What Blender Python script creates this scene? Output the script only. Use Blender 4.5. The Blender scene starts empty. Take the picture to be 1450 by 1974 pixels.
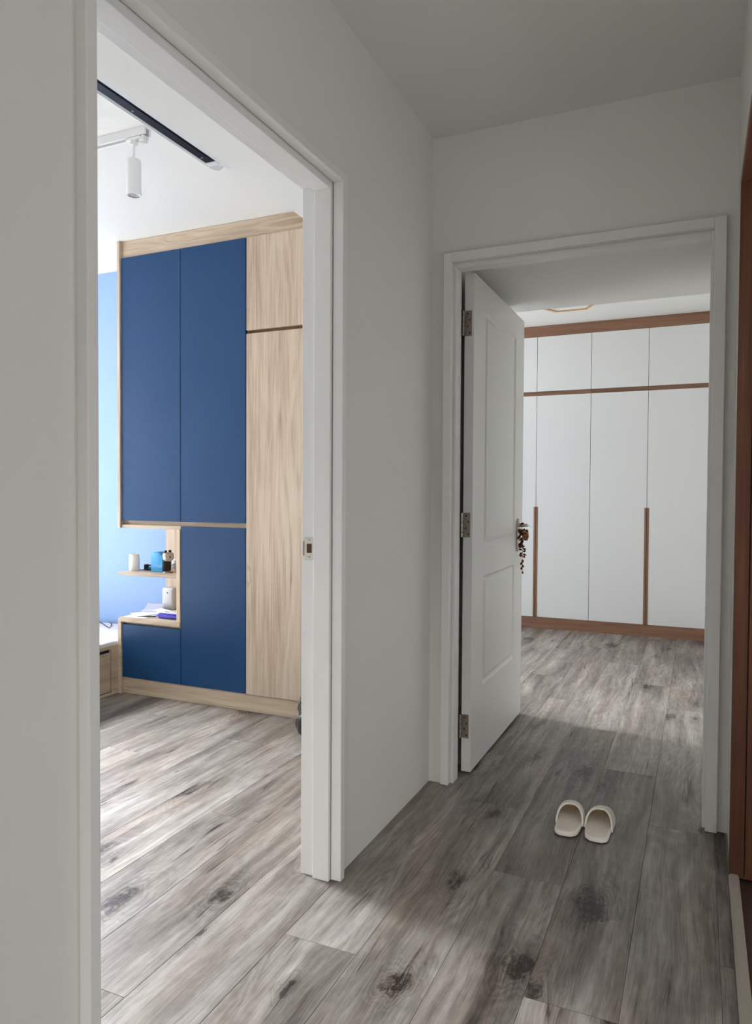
import bpy, bmesh, math, random
from mathutils import Vector, Matrix

random.seed(7)
SC = bpy.context.scene
COL = SC.collection

# ------------------------------------------------------------------ camera
YAW, PITCH, ROLL, FPX = 0.420841262, -0.0250122963, 0.00533460012, 1392.685
CAM_H = 1.17
fw = Vector((-math.sin(YAW)*math.cos(PITCH), math.cos(YAW)*math.cos(PITCH), math.sin(PITCH)))
rt = Vector((math.cos(YAW), math.sin(YAW), 0)); up = rt.cross(fw)
r2 = math.cos(ROLL)*rt + math.sin(ROLL)*up
u2 = -math.sin(ROLL)*rt + math.cos(ROLL)*up
cd = bpy.data.cameras.new('camera'); cam = bpy.data.objects.new('camera', cd); COL.objects.link(cam)
cd.sensor_fit = 'HORIZONTAL'; cd.sensor_width = 36.0; cd.lens = FPX/1450*36.0
cd.clip_start = 0.02; cd.clip_end = 100
M4 = Matrix((r2, u2, -fw)).transposed().to_4x4(); M4.translation = (0, 0, CAM_H)
cam.matrix_world = M4
SC.camera = cam

# ------------------------------------------------------------------ world, daylight, exposure
w = bpy.data.worlds.new('world'); SC.world = w; w.use_nodes = True
bg = w.node_tree.nodes['Background']
bg.inputs[0].default_value = (0.78, 0.87, 1.0, 1); bg.inputs[1].default_value = 1.0
vs = SC.view_settings
vs.view_transform = 'Standard'; vs.look = 'None'; vs.exposure = 0.16; vs.gamma = 1.0
vs.use_curve_mapping = False

def window_light(name, loc, rot, sx, sy, power, color):
    l = bpy.data.lights.new(name, 'AREA'); l.shape = 'RECTANGLE'; l.size = sx; l.size_y = sy
    l.energy = power; l.color = color
    o = bpy.data.objects.new(name, l); COL.objects.link(o); o.location = loc; o.rotation_euler = rot
    return o
H90 = math.pi/2
# sky light outside the windows: bedroom and main bedroom (left), living room and side room (right), plus added fill lamps
def sky_patch(name, loc, aim, sx, sy, power, color, spread=180):
    o = window_light(name, loc, (0, 0, 0), sx, sy, power, color)
    o.rotation_euler = (Vector(aim)-Vector(loc)).to_track_quat('-Z', 'Y').to_euler()
    o.data.spread = math.radians(spread)
    return o
sky_patch('bedroom_sky', (-8.4, 4.0, 4.1), (-5.05, 2.35, 1.55), 2.6, 2.4, 960, (0.93, 0.965, 1.0), 62)
window_light('bedroom_daylight', (-5.16, 2.35, 1.55), (0, -H90, 0), 1.45, 2.1, 66, (0.92, 0.96, 1.0))
sky_patch('main_bedroom_sky', (-7.2, 5.9, 4.2), (-3.85, 5.15, 1.5), 3.2, 3.0, 200, (1.0, 0.985, 0.95))
# added lamp outside, aimed up to brighten the main bedroom ceiling
sky_patch('main_bedroom_upfill', (-6.2, 5.2, -1.2), (-3.85, 5.2, 1.5), 3.0, 2.4, 420, (1.0, 0.98, 0.94))
window_light('main_bedroom_daylight', (-3.96, 5.15, 1.5), (0, -H90, 0), 1.7, 1.9, 84, (1.0, 0.985, 0.95))
window_light('living_daylight', (4.12, -.85, 1.4), (0, H90, 0), 1.9, 2.6, 12, (1.0, 0.91, 0.87))
window_light('living_back_fill', (.55, -4.66, 1.5), (-H90, 0, math.pi), 1.9, 1.8, 12, (1.0, 0.945, 0.9))  # added fill lamp behind the viewer, brightens the end wall
sky_patch('living_bounce_fill', (1.2, -7.6, 4.0), (.55, -4.55, 1.5), 3.0, 2.6, 860, (1.0, 0.945, 0.895))  # added lamp, its bounce off the living floor lifts the passage ceiling
window_light('side_room_daylight', (1.80, 1.75, 1.10), (0, H90, 0), 0.9, 1.0, 13, (1.0, 0.98, 0.95))

# ------------------------------------------------------------------ helpers
class MB:
    def __init__(s): s.bm = bmesh.new()
    def box(s, x0, x1, y0, y1, z0, z1, bev=0.0, seg=1):
        vs_ = [s.bm.verts.new((x, y, z)) for x in (x0, x1) for y in (y0, y1) for z in (z0, z1)]
        f = [(0,1,3,2),(4,6,7,5),(0,4,5,1),(2,3,7,6),(0,2,6,4),(1,5,7,3)]
        fs = [s.bm.faces.new([vs_[i] for i in q]) for q in f]
        if bev:
            es = list({e for q in fs for e in q.edges})
            bmesh.ops.bevel(s.bm, geom=es, offset=bev, segments=seg, affect='EDGES', profile=0.5)
        return s
    def grid(s, pts, closed_u=False, closed_v=False):
        nu, nv = len(pts), len(pts[0])
        vv = [[s.bm.verts.new(p) for p in row] for row in pts]
        for i in range(nu if closed_u else nu-1):
            for j in range(nv if closed_v else nv-1):
                a, b = vv[i][j], vv[(i+1) % nu][j]
                c, d = vv[(i+1) % nu][(j+1) % nv], vv[i][(j+1) % nv]
                try: s.bm.faces.new((a, b, c, d))
                except ValueError: pass
        return vv
    def lathe(s, prof, c, n=24, axis='Z', cap=True, ax=None):
        """prof: list of (r, h) along axis"""
        if ax is None: ax = {'X': Vector((1,0,0)), 'Y': Vector((0,1,0)), 'Z': Vector((0,0,1))}[axis]
        ax = Vector(ax).normalized()
        t = Vector((1,0,0)) if abs(ax.x) < .9 else Vector((0,1,0))
        e1 = ax.cross(t).normalized(); e2 = ax.cross(e1)
        c = Vector(c)
        rows = [[c + ax*h + (e1*math.cos(2*math.pi*k/n) + e2*math.sin(2*math.pi*k/n))*max(r, 1e-5) for k in range(n)] for r, h in prof]
        vv = s.grid(rows, closed_v=True)
        if cap:
            for row in (vv[0], vv[-1]):
                try: s.bm.faces.new(row)
                except ValueError: pass
        return s
    def tube(s, path, r, n=8, radii=None):
        path = [Vector(p) for p in path]; rows = []
        prev = None
        for i, p in enumerate(path):
            d = (path[min(i+1, len(path)-1)] - path[max(i-1, 0)]).normalized()
            if prev is None:
                t = Vector((0,0,1)) if abs(d.z) < .9 else Vector((1,0,0))
                e1 = d.cross(t).normalized()
            else:
                e1 = (prev - d*prev.dot(d)).normalized()
            prev = e1; e2 = d.cross(e1); rr = radii[i] if radii else r
            rows.append([p + (e1*math.cos(2*math.pi*k/n) + e2*math.sin(2*math.pi*k/n))*rr for k in range(n)])
        vv = s.grid(rows, closed_v=True)
        for row in (vv[0], vv[-1]):
            try: s.bm.faces.new(row)
            except ValueError: pass
        return s
    def prism(s, pts, axis, a, b, bev=0.0):
        """2-D outline extruded along axis from a to b. pts order: the two remaining axes in xyz order"""
        def mk(p, h):
            return {'X': (h, p[0], p[1]), 'Y': (p[0], h, p[1]), 'Z': (p[0], p[1], h)}[axis]
        lo = [s.bm.verts.new(mk(p, a)) for p in pts]; hi = [s.bm.verts.new(mk(p, b)) for p in pts]
        fs = [s.bm.faces.new(lo), s.bm.faces.new(hi)]
        n = len(pts)
        for i in range(n): fs.append(s.bm.faces.new((lo[i], lo[(i+1) % n], hi[(i+1) % n], hi[i])))
        if bev:
            es = list(fs[0].edges) + list(fs[1].edges)
            bmesh.ops.bevel(s.bm, geom=es, offset=bev, segments=2, affect='EDGES', profile=0.5)
        return s
    def build(s, name, mat, parent=None, smooth=False, world=True):
        bmesh.ops.recalc_face_normals(s.bm, faces=s.bm.faces)
        me = bpy.data.meshes.new(name); 
        if parent is not None and world:
            off = Vector((0,0,0)); p = parent
            while p is not None: off += p.location; p = p.parent
            for v in s.bm.verts: v.co -= off
        s.bm.to_mesh(me); s.bm.free()
        if smooth:
            for p in me.polygons: p.use_smooth = True
            try: me.set_sharp_from_angle(angle=math.radians(40))
            except Exception: pass
        me.materials.append(mat)
        o = bpy.data.objects.new(name, me); COL.objects.link(o)
        if parent is not None: o.parent = parent
        return o

def B(name, mat, parent, *boxes, bev=0.0, seg=1):
    m = MB()
    for b in boxes: m.box(*b, bev=bev, seg=seg)
    return m.build(name, mat, parent)
def tag(o, label, cat, group=None):
    o['label'] = label; o['category'] = cat
    if group: o['group'] = group
    return o
def struct(o, label=None):
    o['kind'] = 'structure'
    if label: o['label'] = label
    return o
def thing(name, label, cat, loc=(0,0,0), group=None):
    o = bpy.data.objects.new(name, None); COL.objects.link(o); o.location = loc
    o.empty_display_size = 0.05
    return tag(o, label, cat, group)
def sthing(name, label, loc=(0,0,0)):
    o = bpy.data.objects.new(name, None); COL.objects.link(o); o.location = loc
    o.empty_display_size = 0.05
    return struct(o, label)

# ------------------------------------------------------------------ materials
def srgb(r, g, b):
    f = lambda c: ((c/255+0.055)/1.055)**2.4 if c > 10 else c/255/12.92
    return (f(r), f(g), f(b), 1)
class NT:
    def __init__(s, name):
        s.m = bpy.data.materials.new(name); s.m.use_nodes = True
        s.t = s.m.node_tree; s.p = s.t.nodes['Principled BSDF']
    def n(s, typ, **kw):
        o = s.t.nodes.new(typ)
        for k, v in kw.items(): setattr(o, k, v)
        return o
    def l(s, a, b): s.t.links.new(a, b)
    def math(s, op, a, b=None, clamp=False):
        o = s.n('ShaderNodeMath', operation=op, use_clamp=clamp)
        for i, x in enumerate((a, b)):
            if x is None: continue
            if isinstance(x, (int, float)): o.inputs[i].default_value = x
            else: s.l(x, o.inputs[i])
        return o.outputs[0]
    def mix(s, fac, a, b, mode='MIX'):
        o = s.n('ShaderNodeMixRGB', blend_type=mode)
        for i, x in enumerate((fac, a, b)):
            if isinstance(x, (int, float)): o.inputs[i].default_value = x
            elif isinstance(x, tuple): o.inputs[i].default_value = x
            else: s.l(x, o.inputs[i])
        return o.outputs[0]
    def ramp(s, fac, stops):
        o = s.n('ShaderNodeValToRGB'); s.l(fac, o.inputs[0]); cr = o.color_ramp
        while len(cr.elements) < len(stops): cr.elements.new(0.5)
        for e, (p, c) in zip(cr.elements, stops): e.position = p; e.color = c
        return o.outputs[0]
    def noise(s, vec, scale, detail=2, rough=.5, dist=0):
        o = s.n('ShaderNodeTexNoise'); s.l(vec, o.inputs['Vector'])
        o.inputs['Scale'].default_value = scale; o.inputs['Detail'].default_value = detail
        o.inputs['Roughness'].default_value = rough; o.inputs['Distortion'].default_value = dist
        return o.outputs['Fac']
    def mapping(s, vec, scale):
        o = s.n('ShaderNodeMapping'); s.l(vec, o.inputs[0]); o.inputs['Scale'].default_value = scale
        return o.outputs[0]
    def bump(s, h, strength, dist):
        o = s.n('ShaderNodeBump'); o.inputs['Strength'].default_value = strength; o.inputs['Distance'].default_value = dist
        s.l(h, o.inputs['Height']); s.l(o.outputs[0], s.p.inputs['Normal'])

def plain(name, col, rough=.5, metal=0.0, spec=.5, var=0.03, scale=30, bump=0.0, sheen=0.0):
    t = NT(name); p = t.p
    co = t.n('ShaderNodeTexCoord').outputs['Object']
    nz = t.noise(co, scale, 4, .6)
    dark = tuple(c*(1-var) for c in col[:3]) + (1,); lite = tuple(min(1, c*(1+var)) for c in col[:3]) + (1,)
    t.l(t.mix(nz, dark, lite), p.inputs['Base Color'])
    p.inputs['Roughness'].default_value = rough; p.inputs['Metallic'].default_value = metal
    p.inputs['Specular IOR Level'].default_value = spec
    if sheen: p.inputs['Sheen Weight'].default_value = sheen
    if bump: t.bump(nz, bump, 0.002)
    return t.m

def paint(name, col, rough=.6, stip=180, bump=.08):
    """wall paint: very slight roller stipple and blotching"""
    t = NT(name); p = t.p
    co = t.n('ShaderNodeTexCoord').outputs['Object']
    blot = t.noise(co, 1.7, 3, .6)
    d = tuple(c*.965 for c in col[:3]) + (1,)
    t.l(t.mix(blot, d, col), p.inputs['Base Color'])
    p.inputs['Roughness'].default_value = rough; p.inputs['Specular IOR Level'].default_value = .3
    st = t.noise(co, stip, 3, .6); t.bump(st, bump, .002)
    return t.m

def wood(name, axis, stops, ring=9.0, across=7.0, along=0.9, fib=.30, ringw=.22, patchw=.35, knot=.0, rough=.5,
         spec=.35, tint=None, fscale=130.0, kacross=2.3, kalong=.75, crack=0.0, bump=.10, objvar=.10, falong=3.2):
    """grain runs along `axis`; growth rings are contour lines of a stretched noise that wrap round knots"""
    t = NT(name); p = t.p
    co = t.n('ShaderNodeTexCoord').outputs['Object']
    rnd = t.n('ShaderNodeObjectInfo').outputs['Random']
    comb = t.n('ShaderNodeCombineXYZ')
    for i, k in enumerate((37.0, 53.0, 71.0)): t.l(t.math('MULTIPLY', rnd, k), comb.inputs[i])
    add = t.n('ShaderNodeVectorMath', operation='ADD'); t.l(co, add.inputs[0]); t.l(comb.outputs[0], add.inputs[1])
    v = add.outputs[0]
    def sc(a, l): return {'X': (l, a, a), 'Y': (a, l, a), 'Z': (a, a, l)}[axis]
    low = t.noise(t.mapping(v, sc(across, along)), 1.0, 2, .45, .35)
    patch = t.noise(t.mapping(v, sc(across*.9, along*.85)), 1.3, 3, .55, .2)
    fibre = t.noise(t.mapping(v, sc(fscale, falong)), 1.0, 4, .65, .1)
    fibre2 = t.noise(t.mapping(v, sc(fscale*.25, falong*.45)), 1.0, 3, .6, .2)
    field = low
    kmask = None
    if knot:
        vo = t.n('ShaderNodeTexVoronoi'); vo.inputs['Scale'].default_value = 1.0; vo.inputs['Randomness'].default_value = .9
        wob = t.n('ShaderNodeVectorMath', operation='ADD')
        nz = t.n('ShaderNodeTexNoise'); t.l(t.mapping(v, sc(26, 10)), nz.inputs['Vector']); nz.inputs['Scale'].default_value = 1.0
        nz.inputs['Detail'].default_value = 3
        vm = t.n('ShaderNodeVectorMath', operation='SCALE'); t.l(nz.outputs['Color'], vm.inputs[0]); vm.inputs['Scale'].default_value = .16
        t.l(t.mapping(v, sc(kacross, kalong)), wob.inputs[0]); t.l(vm.outputs[0], wob.inputs[1])
        t.l(wob.outputs[0], vo.inputs['Vector'])
        sep = t.n('ShaderNodeSeparateColor'); t.l(vo.outputs['Color'], sep.inputs[0])
        size = t.math('MULTIPLY_ADD', t.math('MULTIPLY', sep.outputs[0], sep.outputs[0]), .17); size.node.inputs[2].default_value = .012
        near = t.math('SUBTRACT', 1.0, t.math('DIVIDE', vo.outputs['Distance'], t.math('MULTIPLY', size, 3.2)), clamp=True)
        kmask = t.math('SUBTRACT', 1.0, t.math('DIVIDE', vo.outputs['Distance'], size), clamp=True)
        kmask = t.math('MULTIPLY', kmask, t.math('MULTIPLY_ADD', t.noise(t.mapping(v, sc(90, 40)), 1.0, 3, .7), 1.6), clamp=True)
        field = t.math('ADD', low, t.math('MULTIPLY', t.math('MULTIPLY', near, near), .42))
    rings = t.math('SINE', t.math('MULTIPLY', t.math('ADD', field, t.math('MULTIPLY', fibre2, .025)), ring*6.283))
    # rings fade in and out over the board
    ringamp = t.math('MULTIPLY', t.math('SUBTRACT', patch, .38, clamp=True), 2.4, clamp=True)
    if knot: ringamp = t.math('MAXIMUM', ringamp, near)
    val = t.math('ADD', .5, t.math('MULTIPLY', t.math('MULTIPLY', rings, ringamp), ringw))
    val = t.math('ADD', val, t.math('MULTIPLY', t.math('SUBTRACT', fibre, .5), fib*2))
    val = t.math('ADD', val, t.math('MULTIPLY', t.math('SUBTRACT', fibre2, .5), fib*1.5))
    val = t.math('ADD', val, t.math('MULTIPLY', t.math('SUBTRACT', patch, .5), patchw*2))
    if objvar:
        hash_ = t.math('FRACT', t.math('MULTIPLY', rnd, 91.7))
        val = t.math('ADD', val, t.math('MULTIPLY', t.math('SUBTRACT', hash_, .5), objvar*2))
    if kmask is not None:
        val = t.math('SUBTRACT', val, t.math('MULTIPLY', kmask, knot))
    if crack:
        cn = t.noise(t.mapping(v, sc(across*2.2, along*.55)), 1.0, 3, .5, .12)
        line = t.math('SUBTRACT', 1.0, t.math('MULTIPLY', t.math('ABSOLUTE', t.math('SUBTRACT', cn, .56)), 130.0), clamp=True)
        gate = t.math('MULTIPLY', t.math('SUBTRACT', patch, .50, clamp=True), 6.0, clamp=True)
        val = t.math('SUBTRACT', val, t.math('MULTIPLY', t.math('MULTIPLY', line, gate), crack))
    col = t.ramp(val, stops)
    if tint:
        tn = t.noise(t.mapping(v, sc(4.5, .9)), 1.0, 2, .5, .3)
        col = t.mix(t.math('MULTIPLY', t.math('SUBTRACT', tn, .42, clamp=True), 3.0, clamp=True), col, t.mix(1.0, col, tint, 'MULTIPLY'))
    t.l(col, p.inputs['Base Color'])
    p.inputs['Roughness'].default_value = rough; p.inputs['Specular IOR Level'].default_value = spec
    if bump: t.bump(fibre, bump, .0015)
    return t.m

M = {}
M['wall'] = paint('wall_paint', srgb(226, 225, 221))
M['ceil'] = paint('ceiling_paint', srgb(228, 228, 225), rough=.75)
M['blue_wall'] = paint('pale_blue_paint', srgb(142, 170, 216), rough=.65)
M['gloss_white'] = paint('door_gloss_white', srgb(229, 229, 227), rough=.34, stip=60, bump=.03)
def floor_mat():
    """grey-brown rustic oak: meandering streaks, fine pores, growth rings bending round knots, short cracks"""
    t = NT('grey_oak_vinyl'); p = t.p
    co = t.n('ShaderNodeTexCoord').outputs['Object']
    rnd = t.n('ShaderNodeObjectInfo').outputs['Random']
    comb = t.n('ShaderNodeCombineXYZ')
    for i, k in enumerate((37.0, 53.0, 11.0)): t.l(t.math('MULTIPLY', rnd, k), comb.inputs[i])
    add = t.n('ShaderNodeVectorMath', operation='ADD'); t.l(co, add.inputs[0]); t.l(comb.outputs[0], add.inputs[1])
    v0 = add.outputs[0]
    # knots
    kn = t.n('ShaderNodeTexNoise'); t.l(t.mapping(v0, (24, 11, 1)), kn.inputs['Vector']); kn.inputs['Scale'].default_value = 1; kn.inputs['Detail'].default_value = 3
    ks = t.n('ShaderNodeVectorMath', operation='MULTIPLY_ADD'); t.l(kn.outputs['Color'], ks.inputs[0]); ks.inputs[1].default_value = (.34, .30, 0)
    t.l(t.mapping(v0, (4.2, 2.0, 0)), ks.inputs[2])
    vo = t.n('ShaderNodeTexVoronoi'); vo.voronoi_dimensions = '2D'; vo.inputs['Scale'].default_value = 1; vo.inputs['Randomness'].default_value = .85
    t.l(ks.outputs[0], vo.inputs['Vector'])
    sep = t.n('ShaderNodeSeparateColor'); t.l(vo.outputs['Color'], sep.inputs[0])
    on = t.math('GREATER_THAN', sep.outputs[1], .52)
    dist = vo.outputs['Distance']
    size = t.math('MULTIPLY_ADD', sep.outputs[0], .15); size.node.inputs[2].default_value = .04
    core = t.math('MULTIPLY', t.math('SUBTRACT', 1.0, t.math('DIVIDE', dist, size), clamp=True), on)
    halo = t.math('MULTIPLY', t.math('SUBTRACT', 1.0, t.math('DIVIDE', dist, t.math('MULTIPLY', size, 3.6)), clamp=True), on)
    # meander
    wn = t.n('ShaderNodeTexNoise'); t.l(t.mapping(v0, (5, 2.3, 1)), wn.inputs['Vector']); wn.inputs['Scale'].default_value = 1; wn.inputs['Detail'].default_value = 2
    ws = t.n('ShaderNodeVectorMath', operation='MULTIPLY_ADD'); t.l(wn.outputs['Color'], ws.inputs[0]); ws.inputs[1].default_value = (.055, 0, 0); t.l(v0, ws.inputs[2])
    v = ws.outputs[0]
    streak = t.noise(t.mapping(v, (24, 1.5, 1)), 1, 5, .66, .15)
    broad = t.noise(t.mapping(v, (7.5, 1.2, 1)), 1, 3, .55, .3)
    fibre = t.noise(t.mapping(v, (230, 9, 1)), 1, 3, .65, .1)
    mott = t.noise(t.mapping(v0, (30, 16, 1)), 1, 4, .65)
    mott2 = t.noise(t.mapping(v0, (75, 42, 1)), 1, 4, .7, .6)
    pore = t.noise(t.mapping(v, (95, 4.2, 1)), 1, 3, .6, .1)
    poremask = t.math('MULTIPLY', t.math('SUBTRACT', .40, pore, clamp=True), 7.0, clamp=True)
    field = t.math('ADD', t.noise(t.mapping(v0, (4.6, .9, 1)), 1, 2, .45, .3), t.math('MULTIPLY', t.math('MULTIPLY', halo, halo), .40))
    field = t.math('ADD', field, t.math('MULTIPLY', fibre, .008))
    rings = t.math('SINE', t.math('MULTIPLY', field, 112.0))
    ramp_ = t.math('MAXIMUM', t.math('MULTIPLY', t.math('SUBTRACT', broad, .47, clamp=True), 4.0, clamp=True), halo)
    cn = t.noise(t.mapping(v, (17, .42, 1)), 1, 2, .5, .05)
    crack = t.math('SUBTRACT', 1.0, t.math('MULTIPLY', t.math('ABSOLUTE', t.math('SUBTRACT', cn, .545)), 120.0), clamp=True)
    cgate = t.math('MULTIPLY', t.math('SUBTRACT', t.noise(t.mapping(v0, (6, 2.2, 1)), 1.7, 2, .5), .53, clamp=True), 9.0, clamp=True)
    hash_ = t.math('FRACT', t.math('MULTIPLY', rnd, 91.7))
    val = t.math('ADD', .53, t.math('MULTIPLY', t.math('SUBTRACT', streak, .5), .88))
    for layer, off, k in ((broad, .5, .80), (fibre, .5, .45), (mott, .5, .30), (hash_, .5, .16)):
        val = t.math('ADD', val, t.math('MULTIPLY', t.math('SUBTRACT', layer, off), k))
    val = t.math('ADD', val, t.math('MULTIPLY', t.math('MULTIPLY', rings, ramp_), .075))
    val = t.math('SUBTRACT', val, t.math('MULTIPLY', poremask, .16))
    val = t.math('SUBTRACT', val, t.math('MULTIPLY', t.math('MULTIPLY', crack, cgate), .45))
    val = t.math('SUBTRACT', val, t.math('MULTIPLY', t.math('POWER', core, .7), t.math('MULTIPLY', t.math('SUBTRACT', mott2, .36, clamp=True), 2.6, clamp=True)))
    val = t.math('SUBTRACT', val, t.math('MULTIPLY', halo, .16))
    col = t.ramp(val, FLOOR_RAMP)
    tn = t.noise(t.mapping(v0, (5.5, 1.3, 1)), 1, 2, .5, .3)
    warm = t.math('MAXIMUM', t.math('MULTIPLY', t.math('SUBTRACT', tn, .47, clamp=True), 3.5, clamp=True), core)
    col = t.mix(warm, col, t.mix(1.0, col, (1.0, .915, .845, 1), 'MULTIPLY'))
    t.l(col, p.inputs['Base Color'])
    p.inputs['Specular IOR Level'].default_value = .45
    rr = t.math('MULTIPLY_ADD', streak, -.16); rr.node.inputs[2].default_value = .50
    t.l(rr, p.inputs['Roughness'])
    t.bump(t.math('SUBTRACT', fibre, t.math('MULTIPLY', poremask, .6)), .12, .0012)
    return t.m
FLOOR_RAMP = [(0.0, srgb(32, 25, 21)), (.22, srgb(74, 66, 60)), (.47, srgb(116, 109, 102)), (.72, srgb(152, 146, 140)), (1.0, srgb(188, 183, 177))]
M['floor'] = floor_mat()
M['slab'] = plain('floor_gap', srgb(60, 56, 52), .8)
M['oak'] = wood('light_oak_laminate', 'Z', [(0.0, srgb(96, 78, 64)), (.26, srgb(160, 139, 120)), (.52, srgb(198, 180, 160)), (1.0, srgb(222, 208, 192))],
                ring=8, across=6.5, along=.7, fib=.30, ringw=.16, patchw=.30, knot=.45, rough=.5, kacross=5.0, kalong=1.7, crack=.40, objvar=.02, bump=.05)
M['oak_h'] = wood('light_oak_laminate_horizontal', 'X', [(0.0, srgb(112, 92, 74)), (.3, srgb(168, 148, 126)), (.55, srgb(196, 177, 155)), (1.0, srgb(216, 201, 182))],
                  ring=7, across=8.5, along=.8, fib=.28, ringw=.16, patchw=.32, knot=.45, rough=.5, kacross=5.0, kalong=1.5, crack=.45, objvar=.02, bump=.05)
M['oak_y'] = wood('light_oak_laminate_depth', 'Y', [(0.0, srgb(112, 90, 70)), (.3, srgb(160, 140, 116)), (.55, srgb(190, 170, 146)), (1.0, srgb(210, 194, 172))],
                  ring=6, across=7.5, along=.8, fib=.22, ringw=.12, patchw=.24, knot=.3, rough=.5, objvar=.02, bump=.05)
M['oak_edge'] = plain('oak_edging', srgb(206, 186, 160), .5, var=.06, scale=60)
WAL = [(0.0, srgb(84, 56, 42)), (.35, srgb(122, 88, 68)), (.6, srgb(148, 110, 86)), (1.0, srgb(178, 140, 112))]
M['walnut_h'] = wood('walnut_horizontal', 'X', WAL, ring=5, across=14, along=.7, fib=.30, ringw=.10, patchw=.18, rough=.45, fscale=170, objvar=.02, bump=.05)
M['walnut_v'] = wood('walnut_vertical', 'Z', WAL, ring=5, across=14, along=.7, fib=.30, ringw=.10, patchw=.18, rough=.45, fscale=170, objvar=.02, bump=.05)
RED = [(0.0, srgb(62, 37, 28)), (.35, srgb(94, 59, 44)), (.6, srgb(118, 77, 58)), (1.0, srgb(146, 100, 77))]
M['red_v'] = wood('red_brown_wood_upright', 'Z', RED, ring=5, across=12, along=.6, fib=.26, ringw=.10, patchw=.16, rough=.4, fscale=160, objvar=.03, bump=.05)
M['red_h'] = wood('red_brown_wood_level', 'Y', RED, ring=5, across=12, along=.6, fib=.26, ringw=.10, patchw=.16, rough=.4, fscale=160, objvar=.03, bump=.05)
M['ward_white'] = plain('wardrobe_white', srgb(226, 226, 221), .42, var=.01, scale=3)
M['blue'] = plain('navy_laminate', srgb(18, 61, 103), .46, spec=.3, var=.06, scale=5)
M['gap_shade'] = plain('painted_gap_shade', srgb(30, 26, 24), .9)
M['steel'] = plain('brushed_steel', srgb(178, 172, 164), .38, metal=.9, var=.12, scale=90)
M['steel_dark'] = plain('worn_hinge_steel', srgb(150, 140, 130), .45, metal=.85, var=.2, scale=70)
M['hole'] = plain('dark_hole', srgb(40, 32, 28), .9)
M['brownhole'] = plain('latch_hole_wood', srgb(82, 56, 42), .9)
M['plastic_white'] = plain('white_plastic', srgb(236, 236, 236), .35, var=.01)
M['plastic_grey'] = plain('pale_grey_plastic', srgb(206, 206, 212), .35, var=.01)
M['black'] = plain('black_plastic', srgb(14, 14, 16), .35, var=.1)
M['ac_white'] = plain('aircon_white', srgb(222, 225, 228), .28, var=.01)
M['ceramic'] = plain('white_ceramic', srgb(240, 239, 236), .25, var=.01)
M['sharp_blue'] = plain('sky_blue_plastic', srgb(70, 158, 218), .3, var=.02)
M['silver'] = plain('silver_plastic', srgb(200, 196, 190), .35, metal=.2)
M['smoke'] = plain('smoked_drawer', srgb(44, 36, 34), .25)
M['teal'] = plain('teal_plastic', srgb(30, 104, 112), .4)
M['paper'] = plain('white_paper', srgb(238, 240, 246), .8, var=.02, scale=50)
M['lilac'] = plain('lilac_paper', srgb(206, 208, 228), .8, var=.03, scale=40)
M['violet'] = plain('violet_packet_film', srgb(52, 44, 176), .3, var=.08)
M['yellow'] = plain('yellow_print', srgb(226, 206, 96), .4)
M['film'] = plain('clear_film', srgb(222, 216, 214), .25, var=.08, scale=90)
M['red_bit'] = plain('brown_eraser', srgb(120, 66, 44), .6)
M['fabric_white'] = plain('bed_cover', srgb(222, 218, 216), .9, var=.03, scale=160, bump=.2)
M['slip'] = plain('slipper_cotton', srgb(240, 236, 227), .95, var=.06, scale=220, bump=.5, sheen=.2)
M['insole'] = plain('slipper_insole', srgb(228, 219, 210), .95, var=.05, scale=240, bump=.5)
M['lining'] = plain('slipper_lining', srgb(206, 182, 138), .95, var=.10, scale=120, bump=.4)
M['sole'] = plain('slipper_sole_edge', srgb(70, 62, 54), .9)
M['bag'] = plain('black_nylon', srgb(12, 12, 15), .55, var=.3, scale=120, bump=.3)
M['bag_navy'] = plain('navy_webbing', srgb(26, 30, 44), .6, var=.2, scale=150)
M['bag_red'] = plain('maroon_tag', srgb(90, 40, 42), .7)
M['leaf'] = plain('dried_leaf', srgb(168, 112, 76), .8, var=.25, scale=120)
M['leaf_dark'] = plain('dried_leaf_dark', srgb(128, 80, 56), .85, var=.25, scale=120)
M['cone'] = plain('cone_scale', srgb(178, 124, 74), .75, var=.35, scale=160)
M['ribbon'] = plain('ivory_ribbon', srgb(222, 212, 198), .8, var=.05)
M['rust'] = plain('rust_petal', srgb(160, 86, 64), .85, var=.2, scale=140)
M['pine'] = wood('pine_rim', 'X', [(0.0, srgb(150, 106, 60)), (.5, srgb(194, 150, 98)), (1.0, srgb(214, 176, 126))], rough=.5, ring=5, fib=.2, bump=.03)
M['thresh'] = plain('threshold_strip', srgb(160, 153, 141), .45, var=.08, scale=40)
M['dark_tile'] = plain('dark_tile', srgb(72, 54, 46), .45, var=.1, scale=14)
M['cream_bounce'] = plain('cream_bounce', srgb(206, 199, 187), .35, var=.03, scale=6)
M['alu'] = plain('window_aluminium', srgb(210, 212, 214), .4, metal=.3)
def glass_mat():
    t = NT('window_glass'); nt = t.t
    tr = t.n('ShaderNodeBsdfTransparent'); gl = t.n('ShaderNodeBsdfGlossy'); gl.inputs['Roughness'].default_value = .02
    mx = t.n('ShaderNodeMixShader'); mx.inputs[0].default_value = .06
    t.l(tr.outputs[0], mx.inputs[1]); t.l(gl.outputs[0], mx.inputs[2])
    t.l(mx.outputs[0], nt.nodes['Material Output'].inputs['Surface'])
    return t.m
M['glass'] = glass_mat()

# ================================================================== SETTING
CEIL, BCEIL, MCEIL = 2.588, 2.615, 2.637
XL, XLI = -0.992, -1.112          # passage wall: passage face, bedroom face
YE, YEI = 2.760, 2.880            # end wall: passage face, main bedroom face
XR = 0.105
TOP = 2.85
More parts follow.
